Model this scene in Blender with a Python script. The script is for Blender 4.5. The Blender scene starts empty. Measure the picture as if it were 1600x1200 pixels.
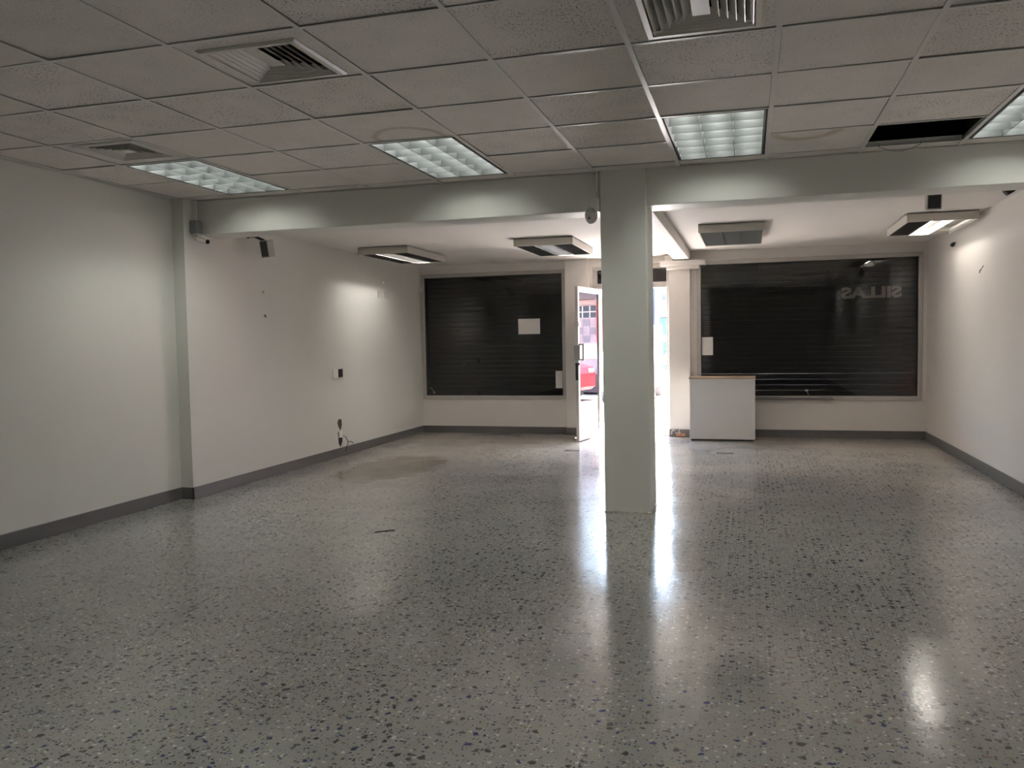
import bpy, bmesh, math, random
from mathutils import Vector, Matrix, Euler
random.seed(7)
S = bpy.context.scene
COL = S.collection

# ------------------------------------------------------------------ camera
F_PX, YAW, PITCH, ROLL = 1300.4, -.2782, -.0511, -.0171
cy, sy, cp, sp = math.cos(YAW), math.sin(YAW), math.cos(PITCH), math.sin(PITCH)
fw = Vector((sy*cp, cy*cp, sp)); rt = Vector((cy, -sy, 0)); up = rt.cross(fw)
cr, sr = math.cos(ROLL), math.sin(ROLL)
r2 = cr*rt + sr*up; u2 = -sr*rt + cr*up
camd = bpy.data.cameras.new('camera'); cam = bpy.data.objects.new('camera', camd); COL.objects.link(cam)
camd.sensor_fit = 'HORIZONTAL'; camd.sensor_width = 36; camd.lens = F_PX/1600*36
camd.clip_start = .05; camd.clip_end = 300
cam.matrix_world = Matrix(((r2.x, u2.x, -fw.x, 0), (r2.y, u2.y, -fw.y, 0), (r2.z, u2.z, -fw.z, 1.3), (0, 0, 0, 1)))
S.camera = cam

# ------------------------------------------------------------------ world, sun, exposure
W = bpy.data.worlds.new('world'); S.world = W; W.use_nodes = True
wn = W.node_tree; wn.nodes.clear()
wo = wn.nodes.new('ShaderNodeOutputWorld'); wb = wn.nodes.new('ShaderNodeBackground'); ws = wn.nodes.new('ShaderNodeTexSky')
ws.sky_type = 'NISHITA'; ws.sun_disc = False; ws.sun_elevation = math.radians(66); ws.sun_rotation = math.radians(20)
ws.air_density = 1.2; ws.dust_density = 2.0
wn.links.new(ws.outputs[0], wb.inputs[0]); wn.links.new(wb.outputs[0], wo.inputs[0])
wb.inputs[1].default_value = 1.95
SUN = bpy.data.lights.new('sun', 'SUN'); SUN.energy = 105; SUN.angle = math.radians(.6); SUN.color = (1, .92, .83)
sun = bpy.data.objects.new('sun', SUN); COL.objects.link(sun); sun.location = (6, 20, 30)
_el, _az = math.radians(70), math.radians(32)      # light comes from the street side, a little from the right
_d = Vector((math.cos(_el)*math.sin(_az), math.cos(_el)*math.cos(_az), math.sin(_el)))
sun.rotation_euler = _d.to_track_quat('Z', 'Y').to_euler()
S.view_settings.view_transform = 'Standard'; S.view_settings.look = 'None'
S.view_settings.exposure = .98; S.view_settings.gamma = 1; S.view_settings.use_curve_mapping = False
S.cycles.use_denoising = True
S.cycles.max_bounces = 10; S.cycles.diffuse_bounces = 6; S.cycles.glossy_bounces = 5; S.cycles.transparent_max_bounces = 8
S.cycles.sample_clamp_indirect = 8
TUBE_FRONT, TUBE_BACK = 16.0, 95.0      # strength of the fluorescent tubes before and behind the beam

# ------------------------------------------------------------------ materials
M = {}
def mat(name, col, rough=.6, metal=0, spec=.5, noise=0, nscale=8, bump=0, bscale=60, rvar=0):
    m = bpy.data.materials.new(name); m.use_nodes = True; nt = m.node_tree; b = nt.nodes['Principled BSDF']
    b.inputs['Base Color'].default_value = (*col, 1); b.inputs['Roughness'].default_value = rough
    b.inputs['Metallic'].default_value = metal; b.inputs['Specular IOR Level'].default_value = spec
    tc = nt.nodes.new('ShaderNodeTexCoord')
    if noise or rvar:
        n = nt.nodes.new('ShaderNodeTexNoise'); n.inputs['Scale'].default_value = nscale; n.inputs['Detail'].default_value = 5
        nt.links.new(tc.outputs['Object'], n.inputs['Vector'])
        if noise:
            r = nt.nodes.new('ShaderNodeMix'); r.data_type = 'RGBA'
            r.inputs[6].default_value = (*[c*(1-noise) for c in col], 1); r.inputs[7].default_value = (*[min(1, c*(1+noise)) for c in col], 1)
            nt.links.new(n.outputs[0], r.inputs[0]); nt.links.new(r.outputs[2], b.inputs['Base Color'])
        if rvar:
            q = nt.nodes.new('ShaderNodeMapRange'); q.inputs[1].default_value = .3; q.inputs[2].default_value = .7
            q.inputs[3].default_value = max(.02, rough-rvar); q.inputs[4].default_value = rough+rvar
            nt.links.new(n.outputs[0], q.inputs[0]); nt.links.new(q.outputs[0], b.inputs['Roughness'])
    if bump:
        n2 = nt.nodes.new('ShaderNodeTexNoise'); n2.inputs['Scale'].default_value = bscale; n2.inputs['Detail'].default_value = 3
        nt.links.new(tc.outputs['Object'], n2.inputs['Vector'])
        bp = nt.nodes.new('ShaderNodeBump'); bp.inputs['Strength'].default_value = bump; bp.inputs['Distance'].default_value = .01
        nt.links.new(n2.outputs[0], bp.inputs['Height']); nt.links.new(bp.outputs[0], b.inputs['Normal'])
    M[name] = m; return m

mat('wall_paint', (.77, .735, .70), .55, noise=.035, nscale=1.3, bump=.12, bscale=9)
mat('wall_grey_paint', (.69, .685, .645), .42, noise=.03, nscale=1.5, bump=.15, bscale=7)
mat('plaster_ceiling', (.80, .765, .735), .7, noise=.03, nscale=1, bump=.15, bscale=5)
mat('baseboard_grey', (.125, .12, .12), .45, noise=.12, nscale=5)
mat('tee_metal', (.70, .68, .65), .32, noise=.05, nscale=3)
mat('plenum_shade', (.006, .0055, .005), .95)  # near-black colour standing in for the dark of the ceiling void
mat('aluminium', (.50, .48, .46), .38, .65, noise=.06, nscale=6)
mat('aluminium_painted', (.49, .465, .44), .42, .1, noise=.05, nscale=6)
mat('white_enamel', (.74, .72, .68), .35, noise=.02)
mat('fixture_box', (.60, .57, .52), .45, noise=.03)
mat('louver_silver', (.10, .107, .107), .45, .3)
mat('louver_off_lightened', (.26, .275, .28), .45, .2)  # louver copy lightened in colour because its fixture gives no light
mat('louver_dark', (.05, .052, .054), .5, .1, .3)
mat('louver_white', (.055, .054, .052), .5, .1, .3)
mat('reflector', (.5, .5, .48), .35, .2)
mat('vent_metal', (.62, .60, .57), .34, .25, noise=.05)
mat('duct_black', (.01, .01, .012), .9)
mat('shutter_brown', (.026, .019, .020), .75, 0, .2, noise=.2, nscale=3)
mat('shutter_pale', (.30, .26, .23), .4, .3)
mat('black_plastic', (.013, .013, .014), .4)
mat('silver_plastic', (.42, .41, .40), .35, .3)
mat('grey_plastic', (.24, .25, .245), .5)
mat('white_plastic', (.80, .77, .72), .4)
mat('cream_plastic', (.64, .59, .54), .5)
mat('paper', (.74, .72, .70), .8, noise=.02, nscale=20)
mat('counter_white', (.66, .66, .655), .35, noise=.02, nscale=2)
mat('counter_wood', (.42, .30, .22), .5, noise=.25, nscale=12)
mat('dark_gap', (.03, .028, .027), .7)
mat('brick_red', (.42, .22, .13), .85, noise=.3, nscale=30, bump=.5)
mat('mortar', (.5, .46, .42), .9, noise=.2, nscale=40)
mat('cable_black', (.02, .02, .022), .5)
mat('cable_grey', (.22, .21, .21), .5)
mat('hole_brown', (.10, .075, .06), .9, noise=.4, nscale=60, bump=.8)
mat('tape_grey', (.12, .112, .108), .22, noise=.1)
mat('cardboard', (.34, .29, .24), .8, noise=.1)
mat('lens_glass', (.01, .01, .012), .08)
mat('decal_grey', (.30, .26, .22), .6, noise=.15, nscale=20)
mat('steel_lock', (.30, .30, .28), .4, .4)
mat('skirt_patch', (.16, .15, .145), .6)
# street
mat('asphalt', (.70, .65, .595), .8, noise=.1, nscale=2)
mat('pavement', (.62, .60, .57), .7, noise=.08, nscale=3)
mat('road', (.20, .19, .185), .8, noise=.1, nscale=2)
mat('facade_blue', (.035, .05, .13), .8, noise=.05)
mat('facade_cream', (.16, .13, .09), .8, noise=.05)
mat('facade_pink', (.62, .52, .54), .8, noise=.05)
mat('facade_white', (.80, .79, .77), .8, noise=.03)
mat('shutter_blue', (.035, .12, .19), .5)
mat('shutter_sky', (.12, .23, .28), .5)
mat('balcony_purple', (.09, .05, .09), .7)
mat('window_dark', (.07, .08, .11), .2)
mat('poster_grey', (.33, .29, .32), .7, noise=.5, nscale=9)
mat('poster_pink', (.55, .42, .45), .7, noise=.4, nscale=8)
mat('kerb_brown', (.17, .14, .14), .8, noise=.2)
mat('car_red', (.55, .03, .05), .25)
mat('car_white', (.85, .86, .88), .25)
mat('tyre', (.10, .09, .09), .8)
mat('red_banner', (.75, .12, .15), .7)
mat('skin_tone', (.16, .08, .06), .6)
mat('hair_dark', (.02, .015, .015), .6)
mat('shirt_tan', (.45, .36, .32), .8)
mat('shorts_navy', (.05, .05, .16), .8)
mat('shirt_lime', (.34, .42, .07), .8)
mat('jeans_blue', (.07, .10, .18), .8)

def glass(name, tint, rough=.0, ior=1.5):
    m = bpy.data.materials.new(name); m.use_nodes = True; nt = m.node_tree; nt.nodes.clear()
    o = nt.nodes.new('ShaderNodeOutputMaterial'); mx = nt.nodes.new('ShaderNodeMixShader')
    t = nt.nodes.new('ShaderNodeBsdfTransparent'); g = nt.nodes.new('ShaderNodeBsdfGlossy'); f = nt.nodes.new('ShaderNodeFresnel')
    t.inputs[0].default_value = (*tint, 1); g.inputs['Roughness'].default_value = rough; f.inputs[0].default_value = ior
    nt.links.new(f.outputs[0], mx.inputs[0]); nt.links.new(t.outputs[0], mx.inputs[1]); nt.links.new(g.outputs[0], mx.inputs[2])
    nt.links.new(mx.outputs[0], o.inputs[0]); M[name] = m
glass('clear_glass', (.93, .94, .94)); glass('film_glass', (.80, .80, .82), .0, ior=2.1)

def emit(name, col, s):
    m = bpy.data.materials.new(name); m.use_nodes = True; nt = m.node_tree; nt.nodes.clear()
    o = nt.nodes.new('ShaderNodeOutputMaterial'); e = nt.nodes.new('ShaderNodeEmission')
    e.inputs[0].default_value = (*col, 1); e.inputs[1].default_value = s; nt.links.new(e.outputs[0], o.inputs[0]); M[name] = m
emit('tube_front', (.98, 1, .95), TUBE_FRONT); emit('tube_back', (1, .935, .89), TUBE_BACK); emit('tube_back_dim', (1, .94, .87), TUBE_BACK*.36)
mat('tube_off', (.6, .6, .6), .3)

def N(nt, t, **kw):
    n = nt.nodes.new(t)
    for k, v in kw.items(): setattr(n, k, v)
    return n
def math_n(nt, op, a, b=None, c=None):
    n = nt.nodes.new('ShaderNodeMath'); n.operation = op
    for i, v in enumerate((a, b, c)):
        if v is None: continue
        if isinstance(v, (int, float)): n.inputs[i].default_value = v
        else: nt.links.new(v, n.inputs[i])
    return n.outputs[0]
def mixc(nt, f, a, b):
    n = nt.nodes.new('ShaderNodeMix'); n.data_type = 'RGBA'
    for i, v in ((0, f), (6, a), (7, b)):
        if isinstance(v, tuple): n.inputs[i].default_value = (*v, 1)
        elif isinstance(v, (int, float)): n.inputs[i].default_value = v
        else: nt.links.new(v, n.inputs[i])
    return n.outputs[2]
def noise(nt, vec, scale, detail=3, rough=.5):
    n = nt.nodes.new('ShaderNodeTexNoise'); n.inputs['Scale'].default_value = scale
    n.inputs['Detail'].default_value = detail; n.inputs['Roughness'].default_value = rough
    nt.links.new(vec, n.inputs['Vector']); return n.outputs[0], n.outputs[1]
def rng(nt, v, a, b, c, d):
    n = nt.nodes.new('ShaderNodeMapRange'); nt.links.new(v, n.inputs[0])
    for i, x in enumerate((a, b, c, d)): n.inputs[i+1].default_value = x
    return n.outputs[0]

def terrazzo():
    m = bpy.data.materials.new('terrazzo'); m.use_nodes = True; nt = m.node_tree; b = nt.nodes['Principled BSDF']
    tc = N(nt, 'ShaderNodeTexCoord'); P = tc.outputs['Object']
    def warp(scale, amt):
        f, c = noise(nt, P, scale, 3, .6)
        s = N(nt, 'ShaderNodeVectorMath', operation='SUBTRACT'); nt.links.new(c, s.inputs[0]); s.inputs[1].default_value = (.5, .5, .5)
        k = N(nt, 'ShaderNodeVectorMath', operation='SCALE'); nt.links.new(s.outputs[0], k.inputs[0]); k.inputs['Scale'].default_value = amt
        a = N(nt, 'ShaderNodeVectorMath', operation='ADD'); nt.links.new(P, a.inputs[0]); nt.links.new(k.outputs[0], a.inputs[1]); return a.outputs[0]
    def chips(scale, warpv, thr0, gain, maxr, off):
        v = N(nt, 'ShaderNodeTexVoronoi'); v.feature = 'F1'; v.voronoi_dimensions = '2D'; v.inputs['Scale'].default_value = scale
        ad = N(nt, 'ShaderNodeVectorMath', operation='ADD'); nt.links.new(warpv, ad.inputs[0]); ad.inputs[1].default_value = off
        nt.links.new(ad.outputs[0], v.inputs['Vector'])
        sp_ = N(nt, 'ShaderNodeSeparateColor'); nt.links.new(v.outputs['Color'], sp_.inputs[0])
        r = math_n(nt, 'MINIMUM', math_n(nt, 'MULTIPLY', math_n(nt, 'SUBTRACT', sp_.outputs[0], thr0), gain), maxr)
        d = math_n(nt, 'SUBTRACT', r, v.outputs['Distance'])
        return rng(nt, d, 0, .05, 0, 1), sp_.outputs[1]
    w1 = warp(70, .022); w2 = warp(30, .045)
    base_n, _ = noise(nt, P, 2.2, 5, .6)
    fine, _ = noise(nt, P, 160, 2, .5)
    big, _ = noise(nt, P, .55, 3, .55)
    col = mixc(nt, rng(nt, base_n, .3, .7, 0, 1), (.205, .202, .184), (.262, .257, .236))
    col = mixc(nt, rng(nt, fine, .35, .7, 0, .35), col, (.35, .345, .32))
    # worn brownish areas (their own shape, towards the shop front)
    sx = N(nt, 'ShaderNodeSeparateXYZ'); nt.links.new(P, sx.inputs[0])
    wy = rng(nt, sx.outputs[1], 4.5, 9.5, 0, 1)
    brown_f = math_n(nt, 'MULTIPLY', wy, rng(nt, big, .34, .62, .15, .9))
    col = mixc(nt, brown_f, col, (.47, .43, .375))
    dark = (.006, .006, .007); blue = (.016, .022, .11); white = (.50, .49, .45); tan = (.20, .15, .11)
    dens = math_n(nt, 'SUBTRACT', .95, math_n(nt, 'MULTIPLY', brown_f, .5))
    for (sc, w, t0, g, mr, off, colsel) in (
            (34, w1, .70, 1.6, .24, (3.1, 7.7, 0), 'w'), (120, w1, .66, 1.0, .26, (1.7, 4.1, 0), 'k'),
            (62, w1, .50, .9, .30, (0, 0, 0), 'k'), (26, w2, .58, .9, .28, (5.3, 2.2, 0), 'k'), (13, w2, .80, 1.0, .17, (9.3, 1.2, 0), 'k')):
        f, g2 = chips(sc, w, t0, g, mr, off)
        f = math_n(nt, 'MULTIPLY', f, dens)
        c = white if colsel == 'w' else mixc(nt, rng(nt, g2, .94, .95, 0, 1), mixc(nt, rng(nt, g2, .70, .71, 0, 1), dark, blue), tan)
        if colsel == 'w': f = math_n(nt, 'MULTIPLY', f, .75)
        col = mixc(nt, f, col, c)
    # a scuffed dull stain by the left wall and smaller ones
    st = None
    sn, _ = noise(nt, P, 3.5, 4, .6)
    for (cx_, cy_, rx, ry) in ((-3.62, 8.0, .50, .95), (-3.55, 10.2, .28, .16), (-2.9, 10.25, .40, .12)):
        ex = math_n(nt, 'DIVIDE', math_n(nt, 'SUBTRACT', sx.outputs[0], cx_), rx)
        ey = math_n(nt, 'DIVIDE', math_n(nt, 'SUBTRACT', sx.outputs[1], cy_), ry)
        e = math_n(nt, 'ADD', math_n(nt, 'MULTIPLY', ex, ex), math_n(nt, 'MULTIPLY', ey, ey))
        e = math_n(nt, 'ADD', e, math_n(nt, 'MULTIPLY', math_n(nt, 'SUBTRACT', sn, .5), 2.2))
        k = rng(nt, e, .5, 1.2, 1, 0)
        st = k if st is None else math_n(nt, 'MAXIMUM', st, k)
    col = mixc(nt, math_n(nt, 'MULTIPLY', st, .85), col, (.15, .125, .095))
    nt.links.new(col, b.inputs['Base Color'])
    rn, _ = noise(nt, P, 1.6, 6, .65)
    ro = math_n(nt, 'ADD', rng(nt, rn, .3, .7, .10, .20), math_n(nt, 'ADD', math_n(nt, 'MULTIPLY', st, .04), math_n(nt, 'MULTIPLY', brown_f, .06)))
    nt.links.new(ro, b.inputs['Roughness']); b.inputs['Specular IOR Level'].default_value = .55
    bn, _ = noise(nt, P, 4.5, 3, .5); bn2, _ = noise(nt, P, 45, 3, .6)
    bp = N(nt, 'ShaderNodeBump'); bp.inputs['Strength'].default_value = .45; bp.inputs['Distance'].default_value = .004
    nt.links.new(math_n(nt, 'ADD', bn, math_n(nt, 'MULTIPLY', bn2, .16)), bp.inputs['Height']); nt.links.new(bp.outputs[0], b.inputs['Normal'])
    M['terrazzo'] = m
terrazzo()

def tile_mat(name, ring=None, speck=.95):
    m = bpy.data.materials.new(name); m.use_nodes = True; nt = m.node_tree; b = nt.nodes['Principled BSDF']
    tc = N(nt, 'ShaderNodeTexCoord'); P = tc.outputs['Object']
    oi = N(nt, 'ShaderNodeObjectInfo')
    of = N(nt, 'ShaderNodeVectorMath', operation='SCALE'); nt.links.new(P, of.inputs[0]); of.inputs['Scale'].default_value = 1
    ad = N(nt, 'ShaderNodeVectorMath', operation='ADD'); nt.links.new(P, ad.inputs[0])
    cmb = N(nt, 'ShaderNodeCombineXYZ'); nt.links.new(math_n(nt, 'MULTIPLY', oi.outputs['Random'], 37), cmb.inputs[0]); nt.links.new(cmb.outputs[0], ad.inputs[1])
    Q = ad.outputs[0]
    c = mixc(nt, oi.outputs['Random'], (.76, .71, .68), (.81, .76, .73))
    n1, _ = noise(nt, Q, 95, 2, .5); n2, _ = noise(nt, Q, 4, 4, .6)
    c = mixc(nt, rng(nt, n2, .35, .65, 0, .25), c, (.58, .555, .52))
    n3, _ = noise(nt, Q, 5.5, 2, .5)
    pin = math_n(nt, 'MULTIPLY', rng(nt, n1, .57, .63, 0, speck), rng(nt, n3, .38, .6, .15, 1))
    c = mixc(nt, pin, c, (.16, .15, .14))
    if ring:
        cx_, cy_, rx, ry, wd = ring
        sx = N(nt, 'ShaderNodeSeparateXYZ'); nt.links.new(P, sx.inputs[0])
        wn_, _ = noise(nt, P, 7, 3, .5)
        ex = math_n(nt, 'DIVIDE', math_n(nt, 'SUBTRACT', sx.outputs[0], cx_), rx); ey = math_n(nt, 'DIVIDE', math_n(nt, 'SUBTRACT', sx.outputs[1], cy_), ry)
        e = math_n(nt, 'SQRT', math_n(nt, 'ADD', math_n(nt, 'MULTIPLY', ex, ex), math_n(nt, 'MULTIPLY', ey, ey)))
        e = math_n(nt, 'ADD', e, math_n(nt, 'MULTIPLY', math_n(nt, 'SUBTRACT', wn_, .5), .25))
        band = rng(nt, math_n(nt, 'ABSOLUTE', math_n(nt, 'SUBTRACT', e, 1)), wd*.35, wd, 1, 0)
        c = mixc(nt, math_n(nt, 'MULTIPLY', band, .55), c, (.42, .31, .20))
    nt.links.new(c, b.inputs['Base Color']); b.inputs['Roughness'].default_value = .85
    bp = N(nt, 'ShaderNodeBump'); bp.inputs['Strength'].default_value = .3; bp.inputs['Distance'].default_value = .003
    nt.links.new(n1, bp.inputs['Height']); nt.links.new(bp.outputs[0], b.inputs['Normal'])
    M[name] = m
tile_mat('acoustic_tile'); tile_mat('acoustic_tile_smooth', None, .35)
tile_mat('stained_tile_left', (.03, .27, .21, .24, .15), .5); tile_mat('stained_tile_right', (-.09, -.30, .185, .21, .26), .3)

# ------------------------------------------------------------------ mesh helpers
def link(name, me, m, parent=None, loc=(0, 0, 0), smooth=False):
    o = bpy.data.objects.new(name, me); COL.objects.link(o); o.location = loc
    if m: me.materials.append(M[m]) if not me.materials else None
    if parent: o.parent = parent
    if smooth:
        for p in me.polygons: p.use_smooth = True
    return o
class B:
    """collects shapes into one bmesh"""
    def __init__(s): s.b = bmesh.new()
    def box(s, x0, y0, z0, x1, y1, z1, bev=0, seg=2):
        g = bmesh.ops.create_cube(s.b, size=1)['verts']
        for v in g: v.co = Vector(((x0+x1)/2+v.co.x*(x1-x0), (y0+y1)/2+v.co.y*(y1-y0), (z0+z1)/2+v.co.z*(z1-z0)))
        if bev:
            es = list({e for v in g for e in v.link_edges})
            bmesh.ops.bevel(s.b, geom=es, offset=bev, segments=seg, affect='EDGES', profile=.5)
        return s
    def cyl(s, p, q, r, r2=None, n=16, caps=True):
        p, q = Vector(p), Vector(q); d = q-p
        g = bmesh.ops.create_cone(s.b, cap_ends=caps, segments=n, radius1=r, radius2=r if r2 is None else r2, depth=d.length)['verts']
        rot = d.to_track_quat('Z', 'Y').to_matrix().to_4x4(); rot.translation = (p+q)/2
        bmesh.ops.transform(s.b, matrix=rot, verts=g); return s
    def tube(s, pts, r, n=8):
        for a, c in zip(pts, pts[1:]): s.cyl(a, c, r, n=n)
        for a in pts[1:-1]: s.ball(a, r, 8)
        return s
    def ball(s, c, r, n=12, sc=(1, 1, 1)):
        g = bmesh.ops.create_uvsphere(s.b, u_segments=n, v_segments=max(6, n//2+2), radius=r)['verts']
        for v in g: v.co = Vector((v.co.x*sc[0], v.co.y*sc[1], v.co.z*sc[2]))+Vector(c)
        return s
    def poly(s, pts, axis, a, c):
        """prism: polygon pts (2D) extruded along axis from a to c"""
        def mk(p, t): return {'x': (t, p[0], p[1]), 'y': (p[0], t, p[1]), 'z': (p[0], p[1], t)}[axis]
        va = [s.b.verts.new(mk(p, a)) for p in pts]; vb = [s.b.verts.new(mk(p, c)) for p in pts]
        n = len(pts); s.b.faces.new(va); s.b.faces.new(vb[::-1])
        for i in range(n): s.b.faces.new((va[i], vb[i], vb[(i+1) % n], va[(i+1) % n]))
        bmesh.ops.recalc_face_normals(s.b, faces=s.b.faces[:]); return s
    def xf(s, mtx): bmesh.ops.transform(s.b, matrix=mtx, verts=s.b.verts[:]); return s
    def out(s, name, m, parent=None, loc=(0, 0, 0), smooth=False):
        me = bpy.data.meshes.new(name); s.b.to_mesh(me); s.b.free()
        return link(name, me, m, parent, loc, smooth)
def tag(o, label=None, cat=None, group=None, kind=None):
    if label: o['label'] = label
    if cat: o['category'] = cat
    if group: o['group'] = group
    if kind: o['kind'] = kind
    return o
def thing(name, label, cat, loc=(0, 0, 0), rot=(0, 0, 0), group=None):
    o = bpy.data.objects.new(name, None); COL.objects.link(o); o.location = loc; o.rotation_euler = rot; o.empty_display_size = .1
    return tag(o, label, cat, group)
def struct(o, label=None, cat=None): return tag(o, label, cat, None, 'structure')

# ------------------------------------------------------------------ room constants
XL_NEAR, XL, XR = -4.69, -4.575, 2.10       # near left wall, far left wall, right wall
YB, YB2, YF = 6.22, 6.52, 11.27             # beam front and back face, shop front wall
YRET, YBACK = 6.04, -3.0
ZC = 2.55; ZCL, ZCR = 2.40, 2.44            # tile ceiling, back room plaster ceilings (left and right bay)

# ------------------------------------------------------------------ shell
struct(B().box(XL_NEAR-.2, YBACK-.2, -.2, XR+.2, YF+.2, 0).out('floor', 'terrazzo'), 'glossy grey terrazzo floor with black, blue and white chips', 'floor')
wl = B(); wl.box(XL_NEAR-.2, YBACK-.2, 0, XL_NEAR, YRET+.02, 3.0).box(XL_NEAR-.2, YRET, 0, XL, YF, 3.0)
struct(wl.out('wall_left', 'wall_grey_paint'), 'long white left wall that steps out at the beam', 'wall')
struct(B().box(XR, YBACK-.2, 0, XR+.2, YF, 3.0).out('wall_right', 'wall_paint'), 'white right wall lit by the end fixture', 'wall')
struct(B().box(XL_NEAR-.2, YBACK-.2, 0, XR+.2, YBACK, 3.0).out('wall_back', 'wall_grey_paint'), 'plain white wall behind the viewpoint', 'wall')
w = B()
Y0, Y1 = YF, YF+.20
LW = (-4.56, -2.43, .485, 2.280)      # outer edge of left window frame
RW = (-.665, 2.055, .485, 2.312)
DO = (-2.05, -1.035, 0, 2.29)         # door opening with its frame and transom
w.box(XL_NEAR-.2, Y0, 0, LW[0], Y1, 3.0).box(LW[0], Y0, 0, LW[1], Y1, LW[2]).box(LW[0], Y0, LW[3], LW[1], Y1, 3.0)
w.box(LW[1], Y0, 0, DO[0], Y1, 3.0).box(DO[0], Y0, DO[3], DO[1], Y1, 3.0).box(DO[1], Y0, 0, RW[0], Y1, 3.0)
w.box(RW[0], Y0, 0, RW[1], Y1, RW[2]).box(RW[0], Y0, RW[3], RW[1], Y1, 3.0).box(RW[1], Y0, 0, XR+.2, Y1, 3.0)
struct(w.out('wall_front', 'wall_paint'), 'white shop-front wall around two shuttered windows and the door', 'wall')
# piers either side of the door
struct(B().box(-2.425, 11.20, 0, -2.10, YF+.01, ZCL, .004).out('trim_1', 'wall_paint'), 'shallow white pier left of the open door', 'pier')
struct(B().box(-1.022, 11.17, 0, -.745, YF+.01, 2.22, .006).out('trim_2', 'wall_paint'), 'white pier between the door and the right window', 'pier')
co = B().box(-1.12, 11.03, 2.252, -.548, YF+.01, 2.312, .004).box(-1.045, 11.10, 2.205, -.625, YF+.01, 2.254, .006)
struct(co.out('trim_3', 'wall_paint'), 'stepped white cornice capping the pier right of the door', 'cornice')
# cross beam, lengthwise beam, column
bm_ = B().box(XL_NEAR-.05, YB, 2.262, -.9, YB2, 2.95, .006).box(-.9, YB, 2.28, XR+.05, YB2, 2.95, .006)
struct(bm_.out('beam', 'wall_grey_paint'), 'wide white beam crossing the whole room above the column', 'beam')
struct(B().box(-.945, YB2-.01, 2.325, -.745, YF+.01, 2.9, .006).out('beam', 'wall_paint'), 'narrow white beam running from the column to the shop front', 'beam')
cb = B().box(-1.068, 6.195, 0, -.722, 6.56, 2.56, .012, 3)
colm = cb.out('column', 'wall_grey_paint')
for v in colm.data.vertices:       # the plasterer left it a little out of plumb
    v.co.x += .016*(1-v.co.z/2.5)
struct(colm, 'square white column standing in the middle of the room', 'column')
fr = B()
for i in range(26):
    t = i/25; x = -1.05+.345*t; r = random.uniform(.004, .011)
    fr.ball((x, 6.192+random.uniform(-.003, .003), random.uniform(0, .006)), r, 6, (1.6, .7, .8))
for i in range(12): fr.ball((-.703, 6.20+.03*i, 0), random.uniform(.004, .009), 6)
fr.out('plaster_crumbs', 'mortar', colm)['kind'] = 'stuff'
# plaster ceilings of the back room
struct(B().box(XL-.1, YB2-.01, ZCL, -.86, YF+.01, ZCL+.1).out('ceiling', 'plaster_ceiling'), 'smooth white plaster ceiling left of the lengthwise beam', 'ceiling')
struct(B().box(-.86, YB2-.01, ZCR, XR+.1, YF+.01, ZCR+.1).out('ceiling', 'plaster_ceiling'), 'smooth white plaster ceiling right of the lengthwise beam', 'ceiling')

# ------------------------------------------------------------------ tiled suspended ceiling
gx = [XL_NEAR, -4.64]+[-3.541+.61*i for i in range(-1, 10)]; gx = [x for x in gx if x < XR-.02]+[XR]
gy = [3.0007+.61*j for j in range(-9, 6)]; gy = [YBACK]+gy+[YB]
ceil = struct(B().box(XL_NEAR-.1, YBACK-.1, 2.93, XR+.1, YB+.05, 3.0).out('ceiling', 'plenum_shade'), 'suspended ceiling of square acoustic tiles in a metal grid', 'ceiling')
def idx(v, arr): return min(range(len(arr)), key=lambda i: abs(arr[i]-v))
iX = lambda i: idx(-3.541+.61*i, gx); jY = lambda j: idx(3.0007+.61*j, gy)
skip = set()
for i in (-1, 2, 5, 8):
    for j in (3, 4, -4, -3): skip.add((iX(i), jY(j)))
skip.add((iX(7), jY(4)))                                  # the missing tile
vents = {(iX(2), jY(0)), (iX(-1), jY(2)), (iX(5), jY(0))}
st1, st2 = (iX(2), jY(2)), (iX(6), jY(4))
tm = {}
tile_children = []
for a in range(len(gx)-1):
    for c in range(len(gy)-1):
        if (a, c) in skip: continue
        x0, x1, y0, y1 = gx[a], gx[a+1], gy[c], gy[c+1]
        wx, wy = x1-x0-.022, y1-y0-.022
        if wx < .02 or wy < .02: continue
        m = 'acoustic_tile' if random.random() < .5 and gy[c] < 4.9 else 'acoustic_tile_smooth'
        if (a, c) == st1: m = 'stained_tile_left'
        if (a, c) == st2: m = 'stained_tile_right'
        key = (round(wx, 2), round(wy, 2), m, (a, c) in vents)
        if key not in tm:
            b_ = B()
            if (a, c) in vents:
                h = .195; X_, Y_ = wx/2, wy/2
                b_.box(-X_, -Y_, 0, X_, -h, .015).box(-X_, h, 0, X_, Y_, .015).box(-X_, -h, 0, -h, h, .015).box(h, -h, 0, X_, h, .015)
            else: b_.box(-wx/2, -wy/2, 0, wx/2, wy/2, .015)
            me = bpy.data.meshes.new('ceiling_tile'); b_.b.to_mesh(me); b_.b.free(); me.materials.append(M[m]); tm[key] = me
        o = link('ceiling_tile', tm[key], None, ceil, ((x0+x1)/2+random.uniform(-.003, .003), (y0+y1)/2+random.uniform(-.003, .003), ZC+.0015+random.uniform(0, .004)))
        o.rotation_euler = (random.uniform(-.005, .005), random.uniform(-.005, .005), random.uniform(-.003, .003))
        if m == 'stained_tile_left': o['label'] = 'tile with a faint brown ring stain'
        if m == 'stained_tile_right': o['label'] = 'tile with a brown water stain'
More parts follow.
